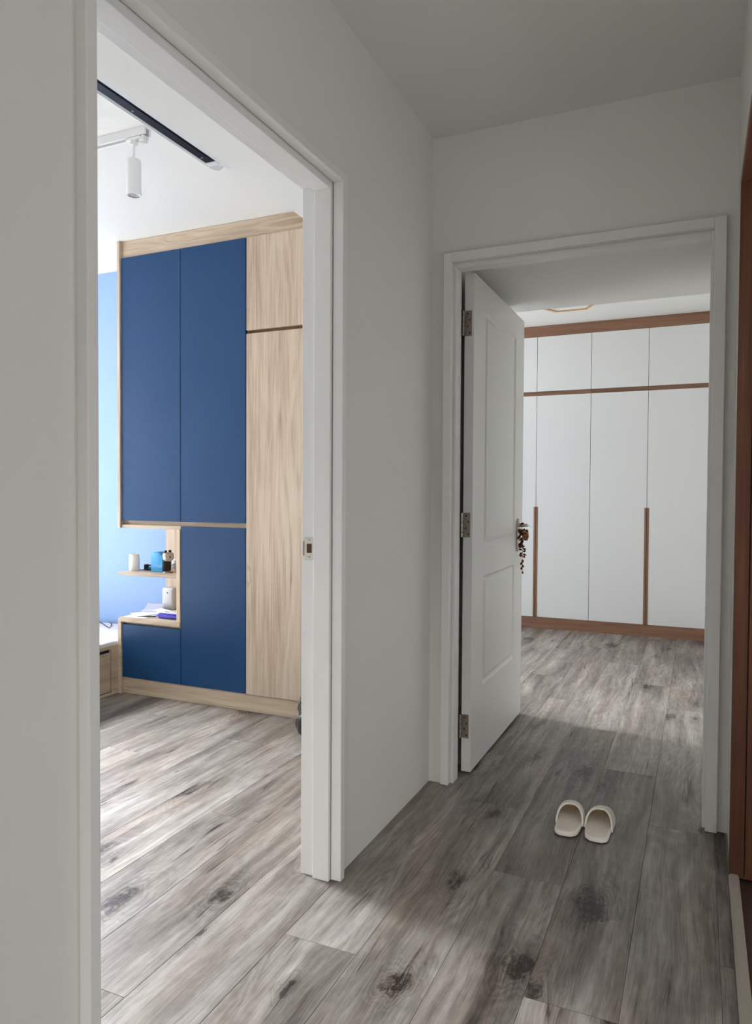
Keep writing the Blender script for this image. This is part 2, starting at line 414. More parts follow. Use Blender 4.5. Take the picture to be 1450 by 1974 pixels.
# ---- floor: slab with single planks
floor = sthing('floor', 'grey oak vinyl plank floor running through passage and both rooms')
B('slab', M['slab'], floor, (-5.1, .10, -4.7, 7.0, -.10, -.012), (.10, 4.0, -4.7, .95, -.10, -.012), (.10, 4.0, 2.62, 7.0, -.10, -.012))
PW, PL = 0.2105, 1.54
joints = {-1: 1.97, 0: 2.715, 1: 1.655, 2: 2.18, 3: 2.65, 4: 1.63, 5: 2.42, 6: 1.266, 7: 2.15, 8: 1.62, 9: 2.83, 10: 1.95, 11: 2.51, 12: 1.45, 13: 2.30, 14: 1.80}
def plank_mesh(wd, ln):
    m = MB(); m.box(-wd/2+.0003, wd/2-.0003, -ln/2+.0003, ln/2-.0003, -.012, 0, 0)
    es = [e for e in m.bm.edges if all(v.co.z > -.001 for v in e.verts)]
    bmesh.ops.bevel(m.bm, geom=es, offset=.0007, segments=1, affect='EDGES')
    bmesh.ops.recalc_face_normals(m.bm, faces=m.bm.faces)
    me = bpy.data.meshes.new('plank'); m.bm.to_mesh(me); m.bm.free(); me.materials.append(M['floor']); return me
pcache = {}
def add_plank(x0, x1, y0, y1):
    k = (round(x1-x0, 4), round(y1-y0, 4))
    if k not in pcache: pcache[k] = plank_mesh(*k)
    o = bpy.data.objects.new('plank', pcache[k]); COL.objects.link(o); o.parent = floor
    o.location = ((x0+x1)/2, (y0+y1)/2, 0)
for j in range(-1, 23):
    x1 = .064 - PW*j; x0 = x1 - PW; x1 = min(x1, .0985)
    ylo, yhi = (-0.25, 6.40) if j <= 18 else (-0.25, 6.40)
    jt = joints.get(j, random.uniform(1.3, 2.8))
    y = jt - PL*math.ceil((jt-ylo)/PL)
    while y < yhi:
        a, b = max(y, ylo), min(y+PL, yhi)
        if b-a > .02: add_plank(x0, x1, a, b)
        y += PL
struct(B('floor_living', M['cream_bounce'], None, (-.992, 3.9, -4.5, -.25, -.012, 0), (.10, 3.9, -.25, .85, -.012, 0)))  # unseen floor, made pale to bounce light on to the passage ceiling
add_plank(.0985, .105, 2.4495, 2.79)
# ---- walls
wl = struct(B('wall_left', M['wall'], None, (XLI, XL, -4.6, .951, -.012, TOP), (XLI, XL, 1.931, YEI, -.012, TOP), (XLI, XL, .951, 1.931, 2.100, TOP)),
            'off-white painted passage wall around the near doorway')
we = struct(B('wall_end', M['wall'], None, (XL, -.922, YE, YEI, -.012, TOP), (.052, .225, YE, YEI, -.012, TOP), (-.922, .052, YE, YEI, 2.105, TOP)),
            'off-white painted wall at the end of the passage around the far doorway')
wr = struct(B('wall_right', M['wall'], None, (XR, .225, 2.475, YE, -.012, TOP), (XR, .225, .85, 2.475, 2.135, TOP), (XR, .225, .85, 1.0, -.012, 2.135)),
            'off-white painted wall strip between far doorway and brown lining')
# bedroom (left)
struct(B('wall_bedroom_back', M['blue_wall'], None, (-5.1, XLI, 3.645, 3.745, -.012, TOP)), 'pale blue painted wall behind the blue cabinet')
struct(B('wall_bedroom_front', M['wall'], None, (-5.1, XLI, -.6, -.5, -.012, TOP)))
struct(B('wall_bedroom_left', M['wall'], None, (-5.1, -5.0, -.6, 1.28, -.1, TOP), (-5.1, -5.0, 3.42, 3.745, -.1, TOP), (-5.1, -5.0, 1.28, 3.42, -.1, .80), (-5.1, -5.0, 1.28, 3.42, 2.30, TOP)))
# main bedroom
struct(B('wall_main_bedroom_side', M['wall'], None, (XLI, -.936, YEI, 3.745, -.012, TOP)), 'white side wall behind the open panel door')
struct(B('wall_main_bedroom_right', M['wall'], None, (.075, .225, YEI, 7.0, -.012, TOP)))
struct(B('wall_main_bedroom_back', M['wall'], None, (-3.9, .225, 6.96, 7.06, -.012, TOP)))
struct(B('wall_main_bedroom_left', M['wall'], None, (-3.9, -3.8, 3.745, 4.2, -.012, TOP), (-3.9, -3.8, 6.1, 7.0, -.012, TOP), (-3.9, -3.8, 4.2, 6.1, -.012, .62), (-3.9, -3.8, 4.2, 6.1, 2.38, TOP)))
# living room behind the viewer
struct(B('wall_living_back', M['wall'], None, (-1.1, -.45, -4.6, -4.5, -.012, TOP), (1.55, 4.0, -4.6, -4.5, -.012, TOP), (-.45, 1.55, -4.6, -4.5, -.012, .55), (-.45, 1.55, -4.6, -4.5, 2.40, TOP)))
struct(B('wall_living_right', M['wall'], None, (3.9, 4.0, -4.5, -2.15, -.012, TOP), (3.9, 4.0, .45, .95, -.012, TOP), (3.9, 4.0, -2.15, .45, -.012, .40), (3.9, 4.0, -2.15, .45, 2.38, TOP)))
struct(B('wall_living_front', M['wall'], None, (1.7, 4.0, .85, .95, -.012, TOP)))
# small room behind the brown lining
struct(B('wall_side_room', M['wall'], None, (.225, 1.7, 2.60, 2.70, -.1, TOP), (1.6, 1.7, .9, 1.25, -.1, TOP), (1.6, 1.7, 2.25, 2.6, -.1, TOP), (1.6, 1.7, 1.25, 2.25, -.1, .65), (1.6, 1.7, 1.25, 2.25, 1.55, TOP), (.225, 1.7, .85, .95, -.1, TOP)))
struct(B('floor_side_room', M['dark_tile'], None, (.128, 1.7, .9, 2.65, -.10, -.014)), 'dark brown floor beyond the threshold strip')
# ceilings
struct(B('ceiling', M['ceil'], None, (XL, XR, -.6, YE, CEIL, TOP+.05)), 'plain white passage ceiling')
struct(B('ceiling_bedroom', M['ceil'], None, (-5.1, XLI, -.6, 3.745, BCEIL, TOP+.05)), 'white bedroom ceiling seen through the near doorway')
struct(B('ceiling_main_bedroom', M['ceil'], None, (-3.9, .225, 3.745, 7.06, MCEIL, TOP+.05), (XL, .225, YEI, 3.745, MCEIL, TOP+.05)), 'white main bedroom ceiling above the white wardrobe')
struct(B('ceiling_living', M['ceil'], None, (-1.1, 4.0, -4.6, -.6, CEIL, TOP+.05), (XR, 4.0, -.6, .9, CEIL, TOP+.05)))
struct(B('ceiling_side_room', M['ceil'], None, (.225, 1.7, .9, 2.7, CEIL, TOP+.05)))
# dropped parts of the ceilings
struct(B('ceiling_bulkhead', M['ceil'], None, (-1.503, XLI, -.5, 3.645, 2.30, BCEIL)), 'dropped white bulkhead above the near doorway')
struct(B('ceiling_soffit', M['ceil'], None, (-.936, .075, YEI, 3.876, 2.15, MCEIL)), 'dropped grey-white soffit just inside the far doorway')

# ---- windows (out of view, they let the daylight in)
def window(name, axis, pos, a0, a1, z0, z1, mull):
    o = sthing(name, None)
    d = .05
    def bx(p, q, r, s_): return (pos-d, pos+d, p, q, r, s_) if axis == 'X' else (p, q, pos-d, pos+d, r, s_)
    B('window_frame', M['alu'], o, bx(a0, a0+.05, z0, z1), bx(a1-.05, a1, z0, z1), bx(a0+.05, a1-.05, z0, z0+.05), bx(a0+.05, a1-.05, z1-.05, z1), bev=.004)
    edges = [a0+.05] + [a0+(a1-a0)*(i+1)/(mull+1) for i in range(mull)] + [a1-.05]
    for i in range(mull): c = edges[i+1]; B('mullion', M['alu'], o, bx(c-.025, c+.025, z0+.05, z1-.05), bev=.004)
    d = .004
    for i in range(len(edges)-1): B('pane', M['glass'], o, bx(edges[i]+.02, edges[i+1]-.02, z0+.045, z1-.045))
    return o
window('window_1', 'X', -5.05, 1.28, 3.42, .80, 2.30, 2)
window('window_2', 'X', -3.85, 4.2, 6.1, .62, 2.38, 2)
window('window_3', 'X', 3.95, -2.15, .45, .40, 2.38, 2)
window('added_window', 'Y', -4.55, -.45, 1.55, .55, 2.40, 1)  # unseen window added for the fill lamps behind the viewer
window('window_4', 'X', 1.65, 1.25, 2.25, .65, 1.55, 1)

# ---- near doorway frame (trim_1) with strike plate
t1 = sthing('trim_1', 'white painted door frame of the near doorway with stepped profile', (-1.0, 1.43, 0))
cx0, cx1 = -1.0015, -.968
B('casing', M['gloss_white'], t1, (cx0, cx1, .940, .966, .002, 2.115), bev=.0025, seg=2)
B('casing', M['gloss_white'], t1, (cx0, cx1, 1.916, 1.943, .002, 2.115), bev=.0025, seg=2)
B('casing_head', M['gloss_white'], t1, (cx0, cx1, .966, 1.916, 2.088, 2.115), bev=.0025, seg=2)
B('stop', M['gloss_white'], t1, (-1.059, -1.0035, .949, .978, .0, 2.104), bev=.002, seg=2)
B('stop', M['gloss_white'], t1, (-1.059, -1.0035, 1.904, 1.933, .0, 2.104), bev=.002, seg=2)
B('stop_head', M['gloss_white'], t1, (-1.059, -1.0035, .978, 1.904, 2.068, 2.104), bev=.002, seg=2)
B('jamb', M['gloss_white'], t1, (-1.105, -1.059, .949, .966, .0, 2.104), bev=.002, seg=2)
B('jamb', M['gloss_white'], t1, (-1.105, -1.059, 1.915, 1.933, .0, 2.104), bev=.002, seg=2)
B('jamb_head', M['gloss_white'], t1, (-1.105, -1.059, .966, 1.915, 2.084, 2.104), bev=.002, seg=2)
sp = MB()
sp.box(-1.094, -1.0625, 1.9135, 1.9152, .970, 1.038, .0006)
strike = sp.build('strike_plate', M['steel'], t1)
lip = MB(); lip.grid([[(-1.094, 1.9140, z), (-1.101, 1.9145, z), (-1.107, 1.918, z), (-1.110, 1.924, z)] for z in (.982, 1.026)])
bmesh.ops.solidify(lip.bm, geom=list(lip.bm.faces), thickness=.0012)
lip.build('lip', M['steel'], strike)
B('latch_hole', M['brownhole'], strike, (-1.086, -1.069, 1.9128, 1.9140, .990, 1.018))
for z in (.978, 1.030):
    MB().lathe([(.0032, 0), (.0028, .0008), (.0005, .0009)], (-1.0775, 1.9135, z), 12, ax=(0, -1, 0)).build('screw', M['steel_dark'], strike)

# ---- far doorway frame (trim_2)
t2 = sthing('trim_2', 'white painted door frame of the far doorway', (-.43, 2.78, 0))
cy0, cy1 = 2.737, 2.7695
B('casing', M['gloss_white'], t2, (-.938, -.904, cy0, cy1, .002, 2.122), bev=.0025, seg=2)
B('casing', M['gloss_white'], t2, (.034, .072, cy0, cy1, .002, 2.122), bev=.0025, seg=2)
B('casing_head', M['gloss_white'], t2, (-.904, .034, cy0, cy1, 2.086, 2.122), bev=.0025, seg=2)
B('stop', M['gloss_white'], t2, (-.926, -.893, 2.7715, 2.832, 0, 2.109), bev=.002, seg=2)
B('stop', M['gloss_white'], t2, (.024, .056, 2.7715, 2.832, 0, 2.109), bev=.002, seg=2)
B('stop_head', M['gloss_white'], t2, (-.893, .024, 2.7715, 2.832, 2.068, 2.109), bev=.002, seg=2)
B('jamb', M['gloss_white'], t2, (-.926, -.906, 2.832, 2.878, 0, 2.109), bev=.002, seg=2)
B('jamb', M['gloss_white'], t2, (.034, .056, 2.832, 2.878, 0, 2.109), bev=.002, seg=2)
B('jamb_head', M['gloss_white'], t2, (-.906, .034, 2.832, 2.878, 2.088, 2.109), bev=.002, seg=2)

# ---- open panel door (door_1)
d1 = sthing('door_1', 'white two-panel moulded door standing open against the side wall', (-.898, 2.884, 0))
LX0, LX1, LY0, LY1, LZ0, LZ1 = -.897, -.857, 2.893, 3.818, .010, 2.083
def panel_face(m, x, sgn, rects):
    """leaf face at x with moulded panels; rects (y0,y1,z0,z1) stacked from bottom to top"""
    def quad(a): m.bm.faces.new([m.bm.verts.new(p) for p in a])
    ys = [LY0, rects[0][0], rects[0][1], LY1]
    zs = [LZ0] + [z for r in rects for z in (r[2], r[3])] + [LZ1]
    for i in range(3):
        for k in range(len(zs)-1):
            if i == 1 and k % 2 == 1: continue
            quad([(x, ys[i], zs[k]), (x, ys[i+1], zs[k]), (x, ys[i+1], zs[k+1]), (x, ys[i], zs[k+1])])
    prof = [(0, 0), (.005, -.0035), (.012, -.0070), (.018, -.0074), (.022, -.0060), (.036, -.0012), (.042, -.0010)]
    for (a, b, c, d) in rects:
        rows = []
        for ins, dep in prof:
            xx = x + sgn*dep
            rows.append([(xx, a+ins, c+ins), (xx, b-ins, c+ins), (xx, b-ins, d-ins), (xx, a+ins, d-ins)])
        vv = m.grid(rows, closed_v=True); m.bm.faces.new(vv[-1])
m = MB()
RECTS = [(3.070, 3.640, .335, .815), (3.070, 3.640, .940, 1.962)]
panel_face(m, LX1, 1, RECTS); panel_face(m, LX0, -1, RECTS)
for q in ([(LX0, LY0, LZ0), (LX1, LY0, LZ0), (LX1, LY0, LZ1), (LX0, LY0, LZ1)], [(LX0, LY1, LZ0), (LX1, LY1, LZ0), (LX1, LY1, LZ1), (LX0, LY1, LZ1)],
          [(LX0, LY0, LZ0), (LX1, LY0, LZ0), (LX1, LY1, LZ0), (LX0, LY1, LZ0)], [(LX0, LY0, LZ1), (LX1, LY0, LZ1), (LX1, LY1, LZ1), (LX0, LY1, LZ1)]):
    m.bm.faces.new([m.bm.verts.new(p) for p in q])
bmesh.ops.remove_doubles(m.bm, verts=m.bm.verts, dist=.0002)
m.build('door_leaf', M['gloss_white'], d1)
for z0, z1 in ((1.824, 1.928), (.992, 1.094), (.151, .250)):
    h = MB(); h.box(-.8955, -.866, 2.8905, 2.8932, z0, z1, .0006)
    hp = h.build('hinge', M['steel_dark'], d1)
    n = 5; dz = (z1-z0)/n
    for k in range(n):
        MB().lathe([(.004, .0004), (.0052, .001), (.0052, dz-.001), (.004, dz-.0004)], (-.9005, 2.886, z0+k*dz), 12).build('knuckle', M['steel'], hp)
    for k in range(4):
        MB().lathe([(.0034, 0), (.0030, .0007), (.0005, .0008)], (-.874 - .010*(k % 2), 2.8905, z0+(z1-z0)*(k+.5)/4), 10, ax=(0, -1, 0)).build('screw', M['hole'], hp)
    B('frame_plate', M['steel_dark'], hp, (-.906, -.9045, 2.842, 2.884, z0, z1))
# handle plate and lever
hm = MB(); pts = []
PY, PZ0, PZ1, PR = 3.706, .876, 1.046, .021
for k in range(13): a = math.pi*k/12; pts.append((PY+PR*math.cos(a), PZ1-PR+PR*math.sin(a)))
for k in range(13): a = math.pi+math.pi*k/12; pts.append((PY+PR*math.cos(a), PZ0+PR+PR*math.sin(a)))
hm.prism(pts, 'X', LX1-.0005, LX1+.007, .0015)
plate = hm.build('handle_plate', M['steel'], d1, smooth=True)
MB().lathe([(.011, 0), (.009, .012), (.008, .036)], (LX1+.006, PY, 1.012), 16, ax=(1, 0, 0)).build('handle_neck', M['steel'], plate, smooth=True)
MB().tube([(LX1+.040, PY-.004, 1.012), (LX1+.043, PY+.012, 1.012), (LX1+.043, PY+.030, 1.010)], .0075, 10).build('handle_lever', M['steel'], plate, smooth=True)

# ---- brown lined opening on the right (trim_3), threshold (trim_4)
t3 = sthing('trim_3', 'red-brown timber lining of the opening at the right edge', (.16, 2.46, 0))
B('jamb_board', M['red_v'], t3, (.100, .1415, 2.450, 2.4755, .0, 2.136), bev=.0015)
B('jamb_board', M['red_v'], t3, (.1435, .226, 2.446, 2.4755, .0, 2.136), bev=.0015)
B('jamb_board', M['red_v'], t3, (.100, .226, 1.0, 1.025, .0, 2.136), bev=.0015)
B('head_board', M['red_h'], t3, (.100, .226, 1.025, 2.450, 2.112, 2.136), bev=.0015)
m = MB(); m.prism([(.0985, -.012), (.128, -.012), (.128, .004), (.122, .010), (.105, .010), (.0985, .003)], 'Y', 1.025, 2.449)
struct(m.build('trim_4', M['thresh'], None), 'pale threshold strip along the floor edge at lower right')

# ================================================================== BEDROOM FURNITURE
FY, DY0, DY1 = 3.233, 3.223, 3.241       # carcass zone, door front/back
blue = thing('blue_cabinet', 'tall built-in cabinet with navy doors and an open shelf niche', 'cabinet', (-2.64, 3.43, 0))
B('carcass', M['oak_h'], blue, (-3.062, -2.2015, 3.248, 3.643, .985, 2.518))
B('carcass', M['oak_h'], blue, (-2.636, -2.2015, 3.248, 3.643, .0955, .985))
B('carcass', M['oak_h'], blue, (-3.062, -2.636, 3.248, 3.643, .0955, .4205))
B('side_panel', M['oak'], blue, (-3.082, -3.0625, 3.214, 3.643, .966, 2.613), bev=.001)
B('bottom_board', M['oak_h'], blue, (-3.0625, -2.636, 3.226, 3.643, .966, .985), bev=.001)
G = .0016
blu_doors = [(-3.060, -2.634, 1.009, 2.517), (-2.634, -2.2025, 1.009, 2.517), (-2.634, -2.2025, .0965, .983), (-3.060, -2.634, .0965, .4065)]
for (a, b, c, d) in blu_doors:
    B('door', M['blue'], blue, (a+G, b-G, DY0, DY1, c, d), bev=.0012)
# niche: waterfall deck with rounded outer corner, divider, shelf, back strip
pts = [(-2.638, .421), (-2.638, .447)]
R_ = .022
for k in range(7): a = math.pi/2 + math.pi/2*k/6; pts.append((-3.085+R_+R_*math.cos(a), .447-R_+R_*math.sin(a)))
pts += [(-3.085, .0), (-3.063, .0), (-3.063, .421)]
m = MB(); m.prism(pts, 'Y', 3.216, 3.643); m.build('deck_board', M['oak_h'], blue)
B('divider', M['oak_edge'], blue, (-2.661, -2.6365, 3.218, 3.643, .447, .966), bev=.001)
B('shelf_board', M['oak_h'], blue, (-3.094, -2.661, 3.228, 3.641, .690, .7055), bev=.0015)
B('back_strip', M['oak'], blue, (-3.083, -2.661, 3.629, 3.643, .447, .690), bev=.001)
B('back_strip', M['oak'], blue, (-3.083, -2.661, 3.629, 3.643, .7055, .966), bev=.001)

oak = thing('oak_cabinet', 'tall light oak cabinet beside the navy doors with split upper door', 'cabinet', (-1.98, 3.43, 0))
B('carcass', M['walnut_h'], oak, (-2.2005, -1.770, 3.250, 3.643, .0955, 2.296))
B('side_panel', M['oak'], oak, (-1.770, -1.752, 3.226, 3.643, .0955, 2.296), bev=.001)
B('carcass', M['oak'], oak, (-2.2005, -1.752, 3.250, 3.643, 2.296, 2.518))
B('door', M['oak'], oak, (-2.199, -1.772, DY0, DY1, 2.030, 2.517), bev=.0012)
B('door', M['oak'], oak, (-2.199, -1.772, DY0, DY1, .0965, 2.012), bev=.0012)

crn = tag(B('cornice_board', M['oak_h'], None, (-3.0620, -1.752, 3.236, 3.643, 2.519, 2.6135), bev=.001), 'light oak cornice board along the top of the navy and oak cabinets', 'cornice')
pln = tag(B('plinth_board', M['oak_h'], None, (-3.0620, -1.752, 3.236, 3.260, .0, .0950), bev=.001), 'light oak plinth board along the floor under the navy and oak cabinets', 'plinth')

# ---- platform bed at the left
bed = thing('platform_bed', 'low wooden platform bed with drawer beside the blue cabinet', 'bed', (-3.9, 2.3, 0))
B('base', M['oak_y'], bed, (-4.95, -3.105, .9, 3.643, 0, .262), bev=.001)
B('front_frame', M['oak_y'], bed, (-3.105, -3.086, 3.165, 3.643, 0, .286), (-3.105, -3.086, .9, 3.165, .266, .286), (-3.105, -3.086, .9, 1.20, 0, .262), (-3.105, -3.086, 1.2, 3.165, 0, .016), bev=.001)
for y0, y1 in ((2.14, 3.158), (1.205, 2.134)):
    B('drawer', M['oak_y'], bed, (-3.103, -3.088, y0, y1, .022, .246), bev=.001)
B('drawer_gap_shade', M['gap_shade'], bed, (-3.1058, -3.1044, 1.2, 3.165, .016, .266))  # dark sheet paints in the shade of the drawer gaps
m = MB(); m.box(-4.94, -3.092, .91, 3.640, .2625, .306, .012, 3); m.build('mattress_cover', M['fabric_white'], bed, smooth=True)
cord = MB(); P0 = [(-3.66, 3.63, .309), (-3.57, 3.585, .309), (-3.49, 3.53, .309), (-3.418, 3.487, .309), (-3.46, 3.55, .309), (-3.52, 3.61, .309), (-3.56, 3.638, .309)]
cord.tube(P0, .003, 6)
tag(cord.build('cord', M['black'], None), 'thin dark cord bent in a V on the bed cover', 'cord')

# ---- air conditioner on the bulkhead
ac = thing('air_conditioner', 'white air conditioner with black outlet slot on the bulkhead', 'air conditioner', (-1.52, 1.78, 2.32))
AY0, AY1 = 1.30, 2.165
prof = [(-1.503, 2.318), (-1.545, 2.318), (-1.552, 2.330), (-1.585, 2.334), (-1.600, 2.326), (-1.608, 2.324), (-1.622, 2.332), (-1.665, 2.400), (-1.690, 2.470), (-1.695, 2.560), (-1.680, 2.600), (-1.503, 2.604)]
rows = []
for y, s_ in ((AY0, .90), (AY0+.012, .965), (AY0+.04, 1.0), (AY1-.04, 1.0), (AY1-.015, .965), (AY1, .88)):
    rows.append([(-1.503+(x+1.503)*s_, y, 2.46+(z-2.46)*(1-(1-s_)*.25)) for x, z in prof])
m = MB(); vv = m.grid(rows, closed_v=True); m.bm.faces.new(vv[0]); m.bm.faces.new(vv[-1])
acb = m.build('housing', M['ac_white'], ac, smooth=True)
B('outlet_slot', M['black'], ac, (-1.588, -1.548, AY0+.05, 2.080, 2.319, 2.336), bev=.001)
B('outlet_flap', M['black'], ac, (-1.584, -1.553, AY0+.06, 2.070, 2.316, 2.3185), bev=.0008)
for y in (1.705, 2.035): MB().lathe([(.004, 0), (.004, .002), (.001, .003)], (-1.570, y, 2.3158), 10, ax=(0, 0, -1)).build('flap_pivot', M['steel_dark'], ac)
B('housing_end', M['ac_white'], ac, (-1.592, -1.546, 2.081, 2.104, 2.3165, 2.335), bev=.002)
B('label_strip', M['plastic_grey'], ac, (-1.522, -1.519, 1.60, 1.64, 2.3168, 2.3182))

# ---- track light
trk = thing('track_light', 'white cylinder spotlight hanging from a ceiling track', 'spotlight', (-2.083, 2.265, 2.40))
TY = 2.268
B('track', M['plastic_white'], trk, (-2.95, -2.012, TY-.017, TY-.008, 2.583, 2.6148), (-2.95, -2.012, TY+.008, TY+.017, 2.583, 2.6148), (-2.95, -2.012, TY-.008, TY+.008, 2.604, 2.6148), bev=.0006)
B('track_contact', M['steel'], trk, (-2.94, -2.03, TY-.0075, TY+.0075, 2.595, 2.6038))
ad = B('adapter', M['plastic_white'], trk, (-2.112, -2.020, TY-.017, TY+.017, 2.572, 2.582), (-2.046, -2.022, TY-.014, TY+.014, 2.560, 2.572), bev=.0025, seg=2)
MB().lathe([(.0022, 0), (.0018, .001)], (-2.034, TY-.0172, 2.577), 8, ax=(0, -1, 0)).build('screw', M['hole'], ad)
MB().lathe([(.016, 0), (.017, .004), (.017, .016), (.012, .018)], (-2.084, TY, 2.556), 20).build('swivel', M['plastic_white'], trk, smooth=True)
MB().lathe([(.005, 0), (.005, .058)], (-2.084, TY, 2.500), 12).build('stem', M['plastic_white'], trk, smooth=True)
MB().lathe([(.0255, .010), (.0275, .004), (.0285, 0), (.0285, .125), (.0265, .132), (.006, .135)], (-2.084, TY, 2.367), 28, cap=False).build('barrel', M['plastic_white'], trk, smooth=True)
MB().lathe([(.0235, .0), (.0292, -.001), (.0302, .003), (.0302, .010), (.0285, .0115)], (-2.084, TY, 2.358), 28, cap=False).build('front_ring', M['plastic_white'], trk, smooth=True)
MB().lathe([(.0240, .003), (.018, .010), (.010, .014), (.002, .015)], (-2.084, TY, 2.358), 24, cap=False).build('lens', M['plastic_grey'], trk, smooth=True)

# ---- black bag behind the jamb
bag = thing('backpack', 'black backpack on the floor half hidden by the near door frame', 'bag', (-1.66, 3.06, 0))
def blob(cx, cy, cz, ax_, ay_, az_, p=2.6, n=20, k=12, bulge=0):
    rows = []
    for i in range(k+1):
        ph = -math.pi/2 + math.pi*i/k; row = []
        for j in range(n):
            th = 2*math.pi*j/n
            sg = lambda v: math.copysign(abs(v)**(2/p), v)
            row.append((cx+ax_*sg(math.cos(ph))*sg(math.cos(th))*(1+bulge*math.sin(3*ph)), cy+ay_*sg(math.cos(ph))*sg(math.sin(th)), cz+az_*sg(math.sin(ph))))
        rows.append(row)
    return rows
m = MB(); m.grid(blob(-1.648, 3.085, .115, .130, .085, .115, 2.8), closed_v=True); m.build('body', M['bag'], bag, smooth=True)
m = MB(); m.grid(blob(-1.644, 3.000, .062, .108, .030, .062, 3.0), closed_v=True); pk = m.build('pocket', M['bag'], bag, smooth=True)
m = MB(); m.tube([(-1.762, 3.02, .035), (-1.770, 3.02, .055), (-1.766, 3.025, .075)], .007, 8); m.build('side_tag', M['bag_red'], bag, smooth=True)
m = MB(); m.tube([(-1.715, 3.00, .03), (-1.728, 2.99, .08), (-1.72, 3.01, .14), (-1.68, 3.05, .215), (-1.62, 3.06, .235)], .009, 8); m.build('strap', M['bag_navy'], bag, smooth=True)

m = MB(); m.tube([(-1.69, 3.085, .222), (-1.675, 3.085, .245), (-1.645, 3.085, .252), (-1.615, 3.085, .245), (-1.60, 3.085, .222)], .006, 8); m.build('carry_loop', M['bag_navy'], bag, smooth=True)
m = MB(); m.tube([(-1.648+.105*math.cos(a), 3.006-.012*math.sin(a), .125+.088*math.sin(a)) for a in [math.pi*k/16 for k in range(17)]], .0035, 6); m.build('zip', M['steel_dark'], bag, smooth=True)

# ================================================================== THINGS IN THE NICHE
SZ, DZ = .7055, .447
cup = tag(MB().lathe([(.0005, 0), (.027, 0), (.0295, .004), (.0315, .035), (.0315, .070), (.0285, .096), (.0265, .099), (.024, .097), (.026, .07), (.026, .01), (.001, .008)], (-3.070, 3.335, SZ), 12).build('vase', M['ceramic'], None, smooth=True), 'small white faceted vase on the open shelf', 'vase')
sh = thing('pencil_sharpener', 'sky blue desk pencil sharpener with silver face on the open shelf', 'pencil sharpener', (-2.89, 3.36, SZ))
m = MB(); pts = [(-2.936, SZ), (-2.852, SZ), (-2.852, .800), (-2.866, .816), (-2.886, .823), (-2.918, .822), (-2.932, .812), (-2.936, .795)]
m.prism(pts, 'Y', 3.325, 3.400, .004); m.build('body', M['sharp_blue'], sh, smooth=True)
B('drawer', M['smoke'], sh, (-2.8525, -2.842, 3.331, 3.394, SZ+.006, .766), bev=.003, seg=2)
m = MB(); pts = []
for k in range(16): a = 2*math.pi*k/16; pts.append((3.3625+.036*math.copysign(abs(math.cos(a))**.6, math.cos(a)), .796+.026*math.copysign(abs(math.sin(a))**.6, math.sin(a))))
m.prism(pts, 'X', -2.8525, -2.826, .003); fc = m.build('face', M['silver'], sh, smooth=True)
MB().lathe([(.007, 0), (.006, .001), (.0005, .0012)], (-2.8262, 3.3625, .794), 14, ax=(1, 0, 0)).build('pencil_hole', M['hole'], fc)
for y in (3.344, 3.381):
    MB().lathe([(.007, 0), (.0085, .003), (.0085, .014), (.007, .016)], (-2.842, y, .8175), 12).build('clamp_button', M['black'], sh, smooth=True)
# stapler-like dark tool and teal cable
tl = thing('stapler', 'small black and teal stapler between white vase and pencil sharpener', 'stapler', (-3.0, 3.38, SZ))
B('base', M['black'], tl, (-3.035, -2.955, 3.375, 3.400, SZ, SZ+.008), bev=.002, seg=2)
B('head', M['black'], tl, (-3.032, -3.014, 3.372, 3.402, SZ+.008, SZ+.036), bev=.004, seg=2)
m = MB(); m.tube([(-3.018, 3.388, SZ+.029), (-2.99, 3.388, SZ+.030), (-2.95, 3.390, SZ+.027)], .005, 8); m.build('arm', M['black'], tl, smooth=True)
m = MB(); m.tube([(-3.010, 3.386, SZ+.012), (-2.98, 3.386, SZ+.014), (-2.945, 3.388, SZ+.013)], .0075, 8); m.build('magazine', M['teal'], tl, smooth=True)
cb = MB(); cb.tube([(-3.058, 3.352, SZ+.010), (-3.052, 3.362, SZ+.004), (-3.043, 3.373, SZ+.003), (-3.034, 3.378, SZ+.0035)], .002, 6)
tag(cb.build('wire', M['black'], None), 'short black wire beside the white vase on the shelf', 'wire')
# crumpled clear bag and bits
m = MB(); rows = blob(-2.855, 3.50, SZ+.036, .068, .055, .036, 2.2, 22, 12)
random.seed(11)
rows = [[(x+random.uniform(-.006, .006), y+random.uniform(-.006, .006), max(SZ+.0003, z+random.uniform(-.006, .006))) for x, y, z in r] for r in rows]
m.grid(rows, closed_v=True); tag(m.build('plastic_bag', M['film'], None), 'crumpled pale plastic bag right of the pencil sharpener', 'bag')
er = tag(B('eraser', M['red_bit'], None, (-2.800, -2.780, 3.318, 3.336, SZ, SZ+.009), bev=.002), 'small brown eraser in front of the crumpled bag', 'eraser')
er2 = tag(B('eraser', M['ceramic'], None, (-2.826, -2.813, 3.300, 3.314, SZ, SZ+.008), bev=.002), 'tiny white eraser bit at the foot of the pencil sharpener', 'eraser')
# device
dv = thing('router', 'white box-shaped router standing on the lower deck of the niche', 'router', (-2.99, 3.56, DZ))
m = MB(); m.box(-3.036, -2.950, 3.535, 3.605, DZ, .582, .012, 3); m.build('body', M['plastic_white'], dv, smooth=True)
m = MB(); m.box(-3.022, -2.956, 3.5325, 3.540, DZ+.006, .572, .006, 2); fpn = m.build('front_panel', M['plastic_grey'], dv, smooth=True)
m = MB(); m.lathe([(.0045, 0), (.004, .0006), (.0005, .0008)], (-2.990, 3.5325, .553), 12, ax=(0, -1, 0)); m.build('badge', M['hole'], fpn)
m = MB(); m.tube([(-3.036, 3.60, .478), (-3.050, 3.612, .466), (-3.068, 3.62, .4505)], .002, 6); m.build('power_lead', M['black'], dv)
